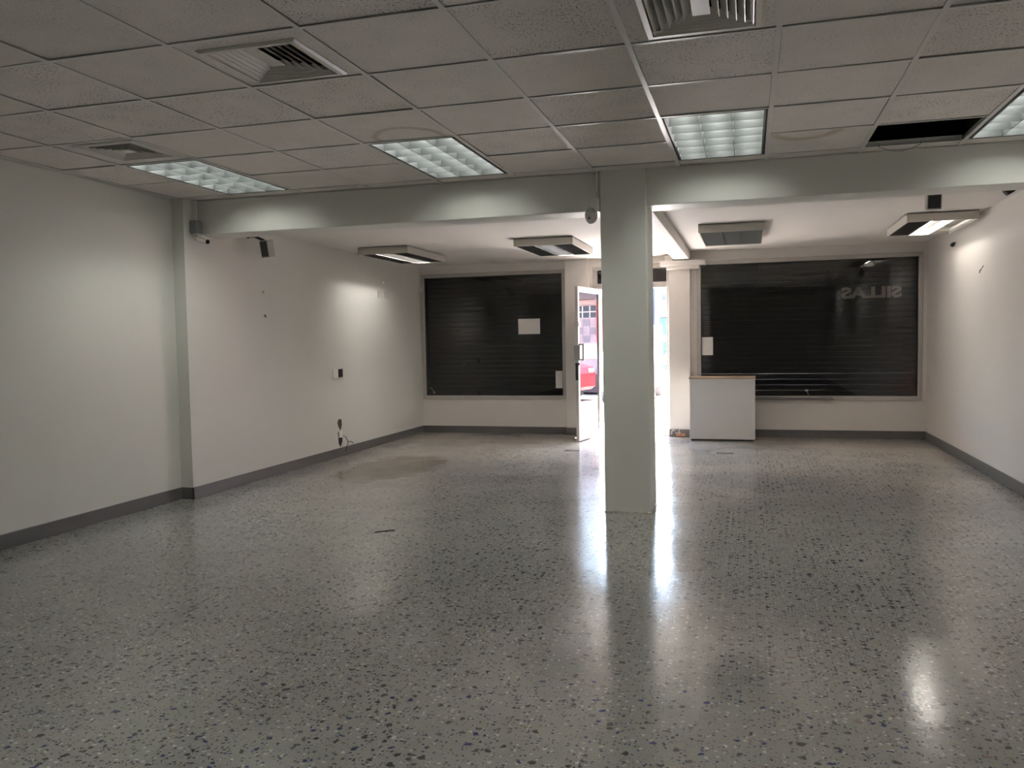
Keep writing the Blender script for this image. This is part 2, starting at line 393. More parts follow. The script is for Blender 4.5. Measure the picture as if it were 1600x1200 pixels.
def tee(x0, y0, x1, y1):
    b_ = B()
    b_.box(x0, y0, ZC-.002, x1, y1, ZC)
    if x1-x0 > y1-y0: b_.box(x0, (y0+y1)/2-.001, ZC-.001, x1, (y0+y1)/2+.001, ZC+.035)
    else: b_.box((x0+x1)/2-.001, y0, ZC-.001, (x0+x1)/2+.001, y1, ZC+.035)
    return b_
for k, x in enumerate(gx[1:-1]): tee(x-.012, YBACK, x+.012, YB).out('main_runner', 'tee_metal', ceil)
for a in range(len(gx)-1):
    for c in range(1, len(gy)-1):
        if (a, c) in skip and (a, c-1) in skip: continue
        x0, x1 = gx[a]+.012, gx[a+1]-.012
        if x1-x0 < .02 or gy[c] < 1.0 and c % 1: continue
        tee(x0, gy[c]-.0105, x1, gy[c]+.0105).out('cross_tee', 'tee_metal', ceil)
wa = B().box(XL_NEAR, YBACK, ZC-.002, XL_NEAR+.018, YB, ZC).box(XR-.018, YBACK, ZC-.002, XR, YB, ZC).box(XL_NEAR, YB-.018, ZC-.002, XR, YB, ZC)
wa.box(XL_NEAR, YBACK, ZC-.002, XL_NEAR+.002, YB, ZC+.02).box(XL_NEAR, YB-.002, ZC-.002, XR, YB, ZC+.02)
wa.out('wall_angle', 'tee_metal', ceil)
B().box(XL_NEAR, YB-.012, ZC+.022, XR, YB-.006, 2.93).out('plenum_shade_sheet', 'plenum_shade', ceil)  # black sheet added so the missing-tile hole looks unlit
wire_pts = []
for i in range(11):
    t = i/10; wire_pts.append((.83+.25*t, 6.045, ZC-.006-.035*math.sin(math.pi*t)))
tag(B().tube([(.83, 6.03, ZC+.012)]+wire_pts+[(1.08, 6.03, ZC+.012)], .0022, 6).out('hanging_wire', 'cable_grey'), 'thin grey wire drooping from the gap of the missing ceiling tile', 'wire')

# ------------------------------------------------------------------ baseboards
def skirt(name, boxes, label):
    b_ = B()
    for bx in boxes: b_.box(*bx, .003, 1)
    struct(b_.out(name, 'baseboard_grey'), label, 'baseboard')
h = .10; t = .014
skirt('baseboard_left', [(XL_NEAR, YBACK, 0, XL_NEAR+t, YRET, h), (XL_NEAR, YRET-t, 0, XL+t, YRET, h), (XL, YRET-t, 0, XL+t, YF, h)], 'dark grey baseboard along the left wall')
skirt('baseboard_right', [(XR-t, YBACK, 0, XR, YF, h)], 'dark grey baseboard along the right wall')
skirt('baseboard_front', [(XL, YF-t, 0, -2.425, YF, h), (-2.425-t, 11.20-t, 0, -2.10, 11.20, h), (-2.425-t, 11.20-t, 0, -2.425, YF, h), (-.745, YF-t, 0, XR, YF, h), (-.745, 11.17, 0, -.745+t, YF, h)], 'dark grey baseboard along the shop-front wall')
skirt('baseboard_back', [(XL_NEAR, YBACK, 0, XR, YBACK+t, h)], 'dark grey baseboard behind the viewpoint')

# ------------------------------------------------------------------ windows
def window(name, O, fw_, label):
    x0, x1, z0, z1 = O
    r = thing(name, label, 'window', (x0, YF, z0)); r['kind'] = 'structure'
    X, Z = x1-x0, z1-z0
    y0, y1 = -.018, .06
    B().box(0, y0, 0, X, y1, fw_, .004).out('frame_rail', 'aluminium_painted', r)
    B().box(0, y0, Z-fw_, X, y1, Z, .004).box(.01, y0-.006, Z-.012, X-.01, y1-.02, Z-.004).out('frame_rail', 'aluminium_painted', r)
    B().box(0, y0, fw_, fw_, y1, Z-fw_, .004).out('frame_stile', 'aluminium_painted', r)
    B().box(X-fw_, y0, fw_, X, y1, Z-fw_, .004).out('frame_stile', 'aluminium_painted', r)
    bd = B()
    for (a, b_, c, d) in ((fw_, fw_, X-fw_, fw_+.008), (fw_, Z-fw_-.008, X-fw_, Z-fw_), (fw_, fw_, fw_+.008, Z-fw_), (X-fw_-.008, fw_, X-fw_, Z-fw_)):
        bd.box(a, .0, b_, c, .03, d)
    bd.out('glazing_bead', 'dark_gap', r)
    p = B().box(fw_-.005, .028, fw_-.005, X-fw_+.005, .034, Z-fw_+.005).out('pane', 'clear_glass', r)
    return r, p
w1, p1 = window('window_1', LW, .052, 'left shop window in a pale metal frame, dark shutter behind')
w2, p2 = window('window_2', RW, .052, 'wide right shop window in a pale metal frame, dark shutter behind')
for (x, z) in ((.10, 1.765), (1.0, 1.77), (1.9, 1.765)):
    B().cyl((x, -.022, z), (x, -.016, z), .005, n=8).out('screw', 'steel_lock', w1)
for (x, z) in ((.06, 1.80), (1.25, 1.805), (2.68, 1.80)):
    B().cyl((x, -.022, z), (x, -.016, z), .006, n=8).out('screw', 'steel_lock', w2)

def text_mesh(txt, size, ext=.0004):
    cu = bpy.data.curves.new('t', 'FONT'); cu.body = txt; cu.size = size; cu.extrude = ext; cu.offset = .009; cu.align_x = 'CENTER'
    ob = bpy.data.objects.new('t', cu); COL.objects.link(ob)
    dg = bpy.context.evaluated_depsgraph_get(); me = bpy.data.meshes.new_from_object(ob.evaluated_get(dg))
    bpy.data.objects.remove(ob); bpy.data.curves.remove(cu); return me
me = text_mesh('SILLAS', .185)
# lettering is on the street side of the pane, so it reads mirrored from indoors
xs = [v.co.x for v in me.vertices]; sc = .70/(max(xs)-min(xs)); me.transform(Matrix.Diagonal((sc, 1, 1, 1)))
me.transform(Matrix.Rotation(math.pi/2, 4, 'X')); me.transform(Matrix.Rotation(math.pi, 4, 'Z'))
me.name = 'lettering'
lt = link('lettering', me, 'decal_grey', w2, (1.472+.665, .036, 1.775-.485)); lt['label'] = 'grey SILLAS lettering seen from behind'

def shutter(label, x0, x1, z0, z1, gaps):
    r = thing('roller_shutter', label, 'shutter', ((x0+x1)/2, YF+.125, z0))
    pitch = .0748; Wd = (x1-x0)/2
    tmesh = None; z = .0448
    prof = [(-.006, 0), (-.010, .012), (-.010, .060), (-.006, .072), (-.002, .072), (-.005, .058), (-.005, .014), (-.001, 0)]
    n = int((z1-z0-.05)/.0712)
    B().box(-Wd, -.018, 0, Wd, .012, .045, .003).out('bottom_bar', 'shutter_brown', r)
    b_ = B().poly(prof, 'x', -Wd, Wd); me = bpy.data.meshes.new('slat'); b_.b.to_mesh(me); b_.b.free()
    for k in range(n):
        gap = .0003 if k < gaps else -.0012
        link('slat', me, 'shutter_brown', r, (0, 0, z)); z += .072+gap
    B().box(-Wd-.02, -.06, z, Wd+.02, .10, z1-z0+.35).out('shutter_box', 'shutter_brown', r)
    for sx_ in (-1, 1): B().box(sx_*Wd-.02, -.025, 0, sx_*Wd+.02, .025, z1-z0).out('guide_rail', 'shutter_brown', r)
    return r
shutter('closed dark brown roller shutter behind the left window', LW[0]+.03, LW[1]-.03, .487, 2.28, 0)
rs1 = [o for o in COL.objects if o.name == 'roller_shutter'][0]
B().box(-.95, -.03, .07, -.925, -.012, .10, .003).tube([(-.94, -.02, .10), (-.99, -.03, .16)], .004).out('latch', 'facade_white', rs1)
B().ball((-.48, -.012, .50), .022, 10, (1, .3, 1.8)).out('lock_hole', 'duct_black', rs1)
rs2 = shutter('closed dark brown roller shutter behind the right window, light showing at its bottom slats', RW[0]+.03, RW[1]-.03, .487, 2.31, 4)
B().box(-.0, -.03, .10, .035, -.012, .125, .003).tube([(.02, -.02, .10), (.035, -.03, .07), (.045, -.025, .03)], .004).out('latch', 'facade_white', rs2)
# transom shutter box above the door is part of door_1

# ------------------------------------------------------------------ door
d1 = thing('door_1', 'glazed street door in a pale metal frame, standing open', 'door', (-1.5, YF, 0)); d1['kind'] = 'structure'
dx0, dx1 = DO[0]+1.5, DO[1]+1.5
B().box(dx0, -.01, 0, dx0+.055, .07, 2.29, .004).out('frame_stile', 'aluminium_painted', d1)
B().box(dx1-.022, -.01, 0, dx1, .07, 2.29, .004).out('frame_stile', 'aluminium_painted', d1)
B().box(dx0, -.014, 2.245, dx1, .07, 2.29, .004).out('frame_rail', 'aluminium_painted', d1)
B().box(dx0, -.018, 1.985, dx1, .07, 2.062, .004).box(dx0, -.03, 2.035, dx1, -.016, 2.05).out('frame_rail', 'aluminium_painted', d1)
B().box(dx0+.05, .03, 2.06, dx1-.02, .036, 2.246).out('transom_pane', 'clear_glass', d1)
B().box(dx0-.1, .11, 2.0, dx1+.1, .2, 2.75).out('shutter_box', 'shutter_brown', d1)
B().box(dx0, -.0, 0, dx1, .09, .008).out('threshold', 'aluminium', d1)
# the leaf, hinged at its left jamb and swung into the room
leaf = B().box(0, -.02, 0, .055, .02, 1.975, .003).box(.815, -.02, 0, .87, .02, 1.975, .003).box(.05, -.018, 1.905, .82, .018, 1.975, .003).box(.05, -.018, 0, .82, .018, .085, .003).out('door_leaf', 'aluminium_painted', d1)
leaf.location = (-1.965+1.5, -.02, .012)
leaf.rotation_euler = (0, 0, math.atan2(-.80, -.13))
B().box(.05, -.003, .08, .82, .003, 1.91).out('leaf_pane', 'film_glass', leaf)
B().box(.775, -.04, 1.03, .872, .04, 1.225, .005).out('lock_box', 'steel_lock', leaf)
hd = B().tube([(.84, .02, 1.235), (.84, .075, 1.235), (.84, .075, 1.04), (.84, .02, 1.04)], .011, 10).box(.825, .066, 1.03, .855, .088, 1.24, .004)
hd.out('pull_handle', 'steel_lock', leaf)
B().cyl((.85, -.025, .985), (.85, .032, .985), .018, n=14).box(.862, -.02, .78, .876, .02, 1.0, .002).out('lock_cylinder', 'black_plastic', leaf)
for z in (.25, 1.0, 1.75): B().cyl((.0, 0, z-.04), (.0, 0, z+.04), .012, n=10).out('hinge', 'aluminium', leaf)
B().box(.80, -.028, 1.46, .86, .028, 1.52, .003).out('strike', 'steel_lock', leaf)
# roller housing and wire over the door
tag(B().box(-1.06, 11.05, 2.312, -.955, 11.25, 2.385, .004).cyl((-.985, 11.045, 2.345), (-.985, 11.052, 2.345), .008, n=10).out('junction_box', 'fixture_box'), 'brown-grey box tucked between the lengthwise beam and the door cornice', 'box')
tag(B().tube([(-1.9, 11.255, 2.30), (-1.5, 11.255, 2.305), (-1.3, 11.25, 2.296), (-1.12, 11.245, 2.302), (-1.10, 11.10, 2.318)], .004, 6).out('wire', 'cable_grey'), 'thin dark wire along the wall above the door transom', 'wire')

# ------------------------------------------------------------------ recessed fixtures
def recessed(x0, label, j0=3, grp='troffers in the tiled ceiling by the beam'):
    y0, y1 = gy[jY(j0)], gy[jY(j0+2)]
    r = thing('recessed_light', label, 'light', ((x0+x0+.61)/2, (y0+y1)/2, ZC), group=grp)
    hx, hy = .61/2-.012, (y1-y0)/2-.012; H = .10
    hs = B().box(-hx, -hy, .0, -hx+.004, hy, H).box(hx-.004, -hy, 0, hx, hy, H).box(-hx, -hy, 0, hx, -hy+.004, H).box(-hx, hy-.004, 0, hx, hy, H).box(-hx, -hy, H, hx, hy, H+.004)
    hs.out('housing', 'white_enamel', r)
    sh = B().box(-hx-.004, -hy-.004, .012, -hx-.001, hy+.004, H+.008).box(hx+.001, -hy-.004, .012, hx+.004, hy+.004, H+.008).box(-hx-.004, -hy-.004, .012, hx+.004, -hy-.001, H+.008).box(-hx-.004, hy+.001, .012, hx+.004, hy+.004, H+.008).box(-hx-.004, -hy-.004, H+.005, hx+.004, hy+.004, H+.008)
    sh.out('shade_shell', 'plenum_shade', r)  # added dark skin, shade in its colour, hiding the white housing in the void
    g = .014
    fx, fy = hx-g, hy-g
    rim = B().box(-fx, -fy, 0, -fx+.012, fy, .05).box(fx-.012, -fy, 0, fx, fy, .05).box(-fx, -fy, 0, fx, -fy+.012, .05).box(-fx, fy-.012, 0, fx, fy, .05)
    gp = B().box(-hx+.004, -hy+.004, .004, -fx, hy-.004, .006).box(fx, -hy+.004, .004, hx-.004, hy-.004, .006).box(-fx, -hy+.004, .004, fx, -fy, .006).box(-fx, fy, .004, fx, hy-.004, .006)
    gp.out('shadow_gap', 'duct_black', r)
    rim.out('louver_frame', 'louver_silver', r)
    for k in (-1, 1):
        x = k*fx/3
        B().poly([(x-.008, .056), (x-.003, .012), (x-.0018, 0), (x+.0018, 0), (x+.003, .012), (x+.008, .056)], 'y', -fy+.012, fy-.012).out('louver_divider', 'louver_silver', r)
    for k in range(1, 6):
        y = -fy+2*fy*k/6
        pts = [(y-.004, .064), (y-.0015, .02), (y-.001, 0), (y+.001, 0), (y+.0015, .02), (y+.004, .064)]
        B().poly(pts, 'x', -fx+.012, fx-.012).out('louver_blade', 'louver_silver', r)
    for k in (-1, 0, 1):
        x = k*fx*2/3
        tb = B().cyl((x, -fy+.03, .078), (x, fy-.03, .078), .013, n=12, caps=False).out('tube', 'tube_front', r, smooth=True)
    for k in (-1, 1): B().box(-fx, k*(fy-.02)-.01, .052, fx, k*(fy-.02)+.01, .099).out('lamp_holder', 'white_enamel', r)
    return r
recessed(gx[iX(-1)], 'recessed louvered light nearest the left wall, beside a small vent')
recessed(gx[iX(2)], 'recessed louvered light left of the column, below the faint ring stain')
recessed(gx[iX(5)], 'recessed louvered light just right of the column')
recessed(gx[iX(8)], 'recessed louvered light at the right edge, beside the missing tile')

for k_, i_ in enumerate((-1, 2, 5, 8)):  # out-of-view fixtures added to brighten the column and walls
    recessed(gx[iX(i_)], 'added unseen louvered light behind the viewpoint, '+('nearest the left wall', 'left of centre', 'right of centre', 'nearest the right wall')[k_], -4, 'unseen troffers added behind the viewpoint')

# ------------------------------------------------------------------ surface fixtures in the back room
def surface(x0, x1, y0, y1, zt, label, blade, tube, plain=0):
    r = thing('surface_light', label, 'light', ((x0+x1)/2, (y0+y1)/2, zt-.0025), group='box lights on the plaster ceiling')
    hx, hy = (x1-x0)/2, (y1-y0)/2; H = .082
    B().box(-hx, -hy, -H, -hx+.012, hy, 0).box(hx-.012, -hy, -H, hx, hy, 0).box(-hx+.012, -hy, -H, hx-.012, -hy+.012, 0).box(-hx+.012, hy-.012, -H, hx-.012, hy, 0).box(-hx, -hy, -.006, hx, hy, 0).out('housing', 'fixture_box', r)
    ix, iy = hx-.012, hy-.012
    B().box(-ix, -iy, -.010, ix, iy, -.006).out('reflector_tray', 'reflector', r)
    for k in (-1, 1):
        x = k*ix/3
        B().poly([(x-.016, -H+.052), (x-.004, -H+.012), (x-.002, -H+.001), (x+.002, -H+.001), (x+.004, -H+.012), (x+.016, -H+.052)], 'y', -iy, iy).out('louver_divider', 'louver_silver' if blade != 'louver_white' else 'white_enamel', r)
    cb_ = B(); n = 20
    lim = ix if not plain else -ix/3
    for k in range(1, n):
        y = -iy+2*iy*k/n
        cb_.poly([(y-.003, -H+.036), (y-.001, -H+.002), (y+.001, -H+.002), (y+.003, -H+.036)], 'x', -ix, lim)
    cb_.out('louver', blade, r)['kind'] = 'stuff'
    for k in (-1, 0, 1):
        x = k*ix*2/3
        B().cyl((x, -iy+.03, -.020), (x, iy-.03, -.020), .009, n=12, caps=False).out('tube', tube if k == 0 else 'tube_off', r, smooth=True)
    return r
surface(-4.295, -3.69, 8.73, 9.97, ZCL, 'box ceiling light nearest the left wall, its louver lit pale', 'louver_white', 'tube_back')
surface(-2.43, -1.785, 8.66, 9.85, ZCL, 'box ceiling light left of the column with bright strips between dark louvers', 'louver_dark', 'tube_back')
surface(-.49, .145, 8.62, 9.92, ZCR, 'box ceiling light right of the column, unlit and dark beneath', 'louver_off_lightened', 'tube_off')
surface(1.43, 2.04, 8.62, 9.80, ZCR, 'box ceiling light nearest the right wall with a part-open louver', 'louver_white', 'tube_back_dim', 1)

# ------------------------------------------------------------------ ceiling diffusers
def ring(b_, a0, z0, a1, z1, t=.0015):
    """sloped square ring: half size a0 at z0 to a1 at z1"""
    c = [(-1, -1), (1, -1), (1, 1), (-1, 1)]
    for k in range(4):
        p, q = c[k], c[(k+1) % 4]
        vs = [b_.b.verts.new((p[0]*a0, p[1]*a0, z0)), b_.b.verts.new((q[0]*a0, q[1]*a0, z0)), b_.b.verts.new((q[0]*a1, q[1]*a1, z1)), b_.b.verts.new((p[0]*a1, p[1]*a1, z1))]
        vt = [b_.b.verts.new((v.co.x, v.co.y, v.co.z+t)) for v in vs]
        b_.b.faces.new(vs); b_.b.faces.new(vt[::-1])
        for i in range(4): b_.b.faces.new((vs[i], vt[i], vt[(i+1) % 4], vs[(i+1) % 4]))
def ushape(b_, a0, z0, a1, z1, yn, t=.0015):
    """three-way louver: left, far and right flights, open towards the near side"""
    for fl in (((-a0, yn), (-a0, a0), (-a1, a1), (-a1, yn)), ((-a0, a0), (a0, a0), (a1, a1), (-a1, a1)), ((a0, a0), (a0, yn), (a1, yn), (a1, a1))):
        vs = [b_.b.verts.new((fl[i][0], fl[i][1], (z0, z0, z1, z1)[i])) for i in range(4)]
        vt = [b_.b.verts.new((v.co.x, v.co.y, v.co.z+t)) for v in vs]
        b_.b.faces.new(vs); b_.b.faces.new(vt[::-1])
        for i in range(4): b_.b.faces.new((vs[i], vt[i], vt[(i+1) % 4], vs[(i+1) % 4]))
def vent(cx_, cy_, label, half=.225, ways=3):
    r = thing('ceiling_vent', label, 'vent', (cx_, cy_, ZC), group='square air diffusers in the tiled ceiling')
    f = B(); ring(f, half+.012, 0, half, -.008); ring(f, half, -.008, half-.022, -.008); ring(f, half-.022, -.008, half-.026, .012)
    f.out('frame', 'vent_metal', r)
    n = 5; a = half-.030; st = (a-.035)/n
    for k in range(n):
        q = B(); ak = a-st*k
        if ways == 3: ushape(q, ak, -.004, ak-.028, .024, -half+.028); ushape(q, ak+.001, -.0055, ak-.003, -.004, -half+.028)
        else: ring(q, ak, -.004, ak-.028, .024); ring(q, ak+.001, -.0055, ak-.003, -.004)
        q.out('louver_ring', 'vent_metal', r)
    q = B(); pl = .034 if ways == 3 else .038
    q.box(-pl, (-half+.028 if ways == 3 else -pl), -.004, pl, pl, .0, .001, 1); q.out('centre_plate', 'vent_metal', r)
    d = B().box(-half+.027, -half+.027, .10, half-.027, half-.027, .102)
    for s_ in (-1, 1): d.box(s_*(half-.028)-.001, -half+.027, .014, s_*(half-.028)+.001, half-.027, .10).box(-half+.027, s_*(half-.028)-.001, .014, half-.027, s_*(half-.028)+.001, .10)
    d.out('duct_collar', 'duct_black', r)
    return r
vent(-2.02, 3.33, 'square air vent in the ceiling at upper left, dark gaps on its near side')
vent(-3.80, 4.49, 'square air vent beside the recessed light nearest the left wall', .215, 4)
vent(-.175, 3.33, 'square air vent directly overhead at the top edge, nearly above the column line')

# ------------------------------------------------------------------ cameras, speakers, boxes
c1 = thing('security_camera', 'white bullet security camera on a grey box at the left corner of the beam', 'camera', (-4.555, 6.17, 2.26))
B().box(-.045, -.05, .0, .045, .03, .115, .008).box(-.036, -.056, .01, .036, -.05, .105, .003).out('junction_box', 'grey_plastic', c1)
B().cyl((-.015, 0, .115), (-.015, 0, .288), .008, n=8).cyl((.012, 0, .115), (.012, 0, .288), .006, n=8).out('conduit', 'wall_grey_paint', c1)
B().cyl((0, -.01, 0), (0, -.01, -.022), .022, n=14).tube([(0, -.01, -.015), (.005, -.015, -.045), (.055, -.035, -.045)], .011).out('bracket', 'cream_plastic', c1)
bd = B().cyl((.045, -.03, -.040), (.168, -.075, -.078), .022, n=18).out('camera_body', 'white_plastic', c1)
B().cyl((.167, -.0745, -.0777), (.172, -.0765, -.0792), .019, n=18).out('lens', 'lens_glass', c1)
sh_ = B().box(-.062, -.028, .024, .066, .028, .029, .002, 1)
sh_.xf(Matrix.Translation((.112, -.053, -.058)) @ Vector((.1, -.045, -.04)).to_track_quat('X', 'Z').to_matrix().to_4x4()); sh_.out('sun_shield', 'white_plastic', c1)
c2 = thing('security_camera', 'white rounded security camera hanging beside the top of the column', 'camera', (-1.11, YB-.035, 2.25))
B().box(-.032, -.02, .0, .042, .034, .105, .004).out('junction_box', 'wall_grey_paint', c2)
B().cyl((.02, .02, .105), (.02, .02, .298), .0065, n=8).out('conduit', 'wall_grey_paint', c2)
B().cyl((-.02, -.004, 0), (-.02, -.004, -.025), .045, .048, n=20).ball((-.02, -.004, -.025), .047, 20, (1, 1, 1.35)).out('dome_body', 'vent_metal', c2, smooth=True)
B().ball((-.028, -.040, -.045), .012, 10).out('lens', 'lens_glass', c2)

def speaker(loc, rz, rx, label, arm):
    r = thing('wall_speaker', label, 'speaker', loc)
    body = B().box(-.052, -.035, -.082, .052, .045, .082, .006)
    rot = Euler((rx, 0, rz)).to_matrix().to_4x4()
    body.xf(rot); body.out('cabinet', 'silver_plastic', r)
    g = B().box(-.044, -.040, -.072, .044, -.033, .072, .003); g.xf(rot); g.out('grille', 'black_plastic', r)
    B().tube(arm, .013, 10).ball(arm[0], .02, 10, (1, 1, 1)).out('bracket', 'black_plastic', r)
    return r
speaker((-4.42, 7.05, 2.222), -.25, .18, 'black and silver wall speaker hanging under the left end of the beam', [(-.135, -.10, .112), (-.09, -.07, .115), (-.03, 0, .08)])
speaker((1.335, 6.95, 2.318), .0, .15, 'small black speaker hanging behind the beam above the right window', [(0, .03, .118), (0, .04, .08)])
tag(B().poly([(-.05, .02), (.055, .03), (.03, -.015), (-.01, -.04), (-.035, -.015)], 'y', -.03, .03).box(-.02, -.02, .02, .02, .02, .075).out('black_bracket', 'black_plastic', loc=(1.868, 7.05, 2.365)), 'small black bracket under the ceiling near the right wall', 'bracket')

# alarm sensor by left window, boxes, sockets and holes on the left wall
tag(B().box(-.018, -.03, -.035, .018, 0, .035, .004).out('alarm_sensor', 'white_plastic', loc=(-4.553, YF-.018, 2.07)), 'small white sensor at the upper left corner of the left window frame', 'sensor')
def wallthing(name, y, z, label, cat):
    return thing(name, label, cat, (XL, y, z), (0, 0, math.pi/2))   # local x runs along the wall (away), local -y points into the room
o = wallthing('switch_box', 8.68, .965, 'open wall box with white plate and black insert halfway up the left wall', 'switch')
B().box(-.115, -.012, -.055, .0, .004, .055, .003).out('cover_plate', 'white_plastic', o)
B().box(0, -.018, -.045, .10, .004, .05, .003).out('black_insert', 'black_plastic', o)
o.location.x = XL+.003
o = wallthing('wall_opening', 8.70, .10, 'torn-open cable hole low on the left wall with loose wires', 'hole')
B().poly([(-.05, .30), (-.02, .335), (.045, .33), (.05, .26), (.02, .20), (-.03, .25)], 'y', -.004, .003).out('upper_hole', 'hole_brown', o)
B().poly([(-.045, .19), (.0, .14), (.06, .15), (.055, .07), (.01, .01), (-.03, .05)], 'y', -.004, .003).out('lower_hole', 'cable_black', o)
B().box(-.03, -.016, .12, .045, 0, .20, .004).out('loose_box', 'white_plastic', o)
B().tube([(.05, -.01, .14), (.10, -.03, .11), (.11, -.05, .05), (.06, -.06, .02), (.04, -.05, -.05)], .004, 6).tube([(.11, -.05, .06), (.20, -.05, .05), (.28, -.03, .02)], .004, 6).out('loose_wire', 'cable_black', o)
for k, (y, lab) in enumerate(((9.90, 'blank cream wall plate left of the socket near the left window'), (10.10, 'cream double socket on the left wall near the window'))):
    o = tag(B().box(-.010, -.075, -.042, .0, .075, .042, .003).out('wall_plate', 'cream_plastic', loc=(XL+.008, y, 1.935)), lab, 'socket', 'cream plates on the left wall')
    if k:
        for dy in (-.03, .03): B().box(-.003, dy-.012, -.02, .002, dy+.012, .02).out('socket_face', 'fixture_box', o, (.0, 0, 0))
for (y, z, r_, lab) in ((10.01, 2.085, .011, 'dark screw hole above the cream plates on the left wall'), (7.20, 1.825, .008, 'small upper nail left in the left wall'), (7.22, 1.595, .013, 'lower nail with chipped paint on the left wall')):
    tag(B().cyl((XL-.002, y, z), (XL+.012, y, z), r_, r_*.5, n=8).ball((XL+.003, y+.012, z-.012), r_*.6, 6).out('wall_nail', 'cable_grey'), lab, 'nail')
tag(B().cyl((XR+.002, 9.83, 2.262), (XR-.03, 9.83, 2.255), .010, n=8).ball((XR-.03, 9.815, 2.24), .022, 8).out('wall_hook', 'black_plastic'), 'small black hook high on the right wall beside the end light', 'hook')
tag(B().tube([(XR-.002, 8.70, 1.93), (XR-.012, 8.74, 1.90), (XR-.012, 8.80, 1.87), (XR-.004, 8.82, 1.90)], .004, 6).out('wall_hook', 'cable_grey'), 'bent wire hook in the bright patch of the right wall', 'hook')

# ------------------------------------------------------------------ papers
def paper(x0, x1, z0, z1, y, label):
    tag(B().box(x0, y-.0012, z0, x1, y, z1).out('paper_sheet', 'paper'), label, 'paper', 'blank white sheets taped to the shop windows')
py = YF+.0275
paper(-3.120, -2.806, 1.399, 1.613, py, 'blank white sheet taped wide in the middle right of the left window')
paper(-2.592, -2.484, .640, .878, py, 'blank white sheet in the lower right corner of the left window')
paper(-.605, -.460, 1.075, 1.312, py, 'blank white sheet upright at the left edge of the right window')

# ------------------------------------------------------------------ counter
ct = thing('reception_counter', 'white reception counter with a thin wooden top standing before the right window', 'counter', (-.33, 11.0, 0))
B().box(-.400, -.21, .018, .400, -.19, .785, .002, 1).out('front_panel', 'counter_white', ct)
B().box(-.400, -.19, .018, -.380, .14, .785, .001, 1).out('side_panel', 'counter_white', ct)
B().box(.380, -.19, .018, .400, .14, .785, .001, 1).out('side_panel', 'counter_white', ct)
B().box(-.380, -.18, .30, .380, .13, .318).out('shelf', 'counter_white', ct)
B().box(-.412, -.222, .785, .405, .15, .807, .002, 1).out('counter_top', 'counter_wood', ct)
B().box(-.385, -.19, 0, .375, .12, .018).out('plinth', 'dark_gap', ct)

# ------------------------------------------------------------------ bits and pieces
lo = B().poly([(-.26, -.0), (.70, .0), (.715, .006), (.64, .045), (.63, .042), (.68, .010), (-.26, .006)], 'y', -.01, .01)
lo.box(-.26, -.04, .028, .64, .02, .034).box(-.20, -.045, .022, .05, -.035, .028)
tag(lo.out('metal_strip', 'cable_grey', loc=(.325, YF-.045, .488)), 'loose bent metal strip lying along the sill of the right window', 'strip')
bp_ = thing('broken_baseboard', 'broken baseboard at the foot of the pier right of the door showing brick', 'baseboard', (-.90, 11.17, 0))
B().box(-.122, -.014, 0, .14, 0, .10, .003, 1).out('board', 'skirt_patch', bp_)
for (x, w_) in ((-.035, .055), (.028, .06)):
    B().box(x, -.024, .004, x+w_, -.010, .045, .004, 1).out('brick', 'brick_red', bp_)
B().tube([(-.095, -.018, .03), (-.09, -.02, .075), (-.07, -.02, .09), (-.05, -.02, .08)], .008, 6).tube([(.0, -.02, .045), (.005, -.02, .10), (-.01, -.02, .12)], .005, 6).box(-.05, -.022, .05, .03, -.012, .056).out('mortar', 'mortar', bp_)
tag(B().tube([(-2.484, 5.19, .004), (-2.45, 5.225, .004), (-2.41, 5.255, .0045), (-2.372, 5.275, .004)], .0042, 6).out('cable_scrap', 'cable_black'), 'short black piece of cable lying on the floor before the left bay', 'cable')
tag(B().tube([(-.27, 7.0, .003), (-.23, 6.97, .003), (-.20, 6.96, .003)], .0045, 6).out('cable_scrap', 'cable_grey'), 'tiny dark scrap on the floor right of the column', 'debris')
tag(B().box(-2.10, 9.52, 0, -1.93, 9.66, .0012).out('tape_patch', 'tape_grey'), 'grey tape patch on the floor left of the column near the door', 'tape')
tag(B().box(-.36, 9.56, 0, -.175, 9.70, .0012).out('tape_patch', 'tape_grey'), 'grey tape patch on the floor in front of the counter', 'tape')

# ------------------------------------------------------------------ street outside
gb = B()
prof = [(13.6, -.19), (22, -.30), (34, -.70), (45, -1.0), (90, -1.6), (90, -2.5), (13.6, -2.5)]
gb.poly(prof, 'x', -40, 40)
struct(gb.out('street_ground', 'road'), 'sunlit street sloping away outside the door', 'street')
struct(B().poly([(YF+.2, -.02), (13.58, -.06), (13.58, -.4), (YF+.2, -.4)], 'x', -40, 40).out('sidewalk', 'asphalt'), 'pale sunlit sidewalk just outside the door', 'sidewalk')
# shop across the street to the right, mirrored in the glass of the open leaf
sb = thing('poster_shop', 'pale shop with posters across the street, mirrored in the door glass', 'building', (5.3, 24, -.3))
B().box(-3.2, 0, 0, 6, 6, 4.3).out('wall', 'facade_pink', sb)
B().box(-3.2, -.5, 2.85, 6, 0, 3.15).out('canopy', 'kerb_brown', sb)
B().box(-.30, -.05, 2.30, .42, 0, 2.66).out('window', 'window_dark', sb)
for x in (-.10, .16): B().box(x, -.07, 2.30, x+.03, -.05, 2.66).out('window_bar', 'facade_white', sb)
B().box(-.30, -.065, 2.46, .42, -.045, 2.49).out('window_bar', 'facade_white', sb)
for i in range(3):
    for j in range(3):
        B().box(-.30+.25*i, -.03, 1.53+.25*j, -.08+.25*i, -.01, 1.75+.25*j).out('poster', 'poster_grey' if (i+j) % 2 else 'poster_pink', sb)
B().box(-.6, -.04, 1.02, .5, -.0, 1.48).out('white_panel', 'facade_white', sb)
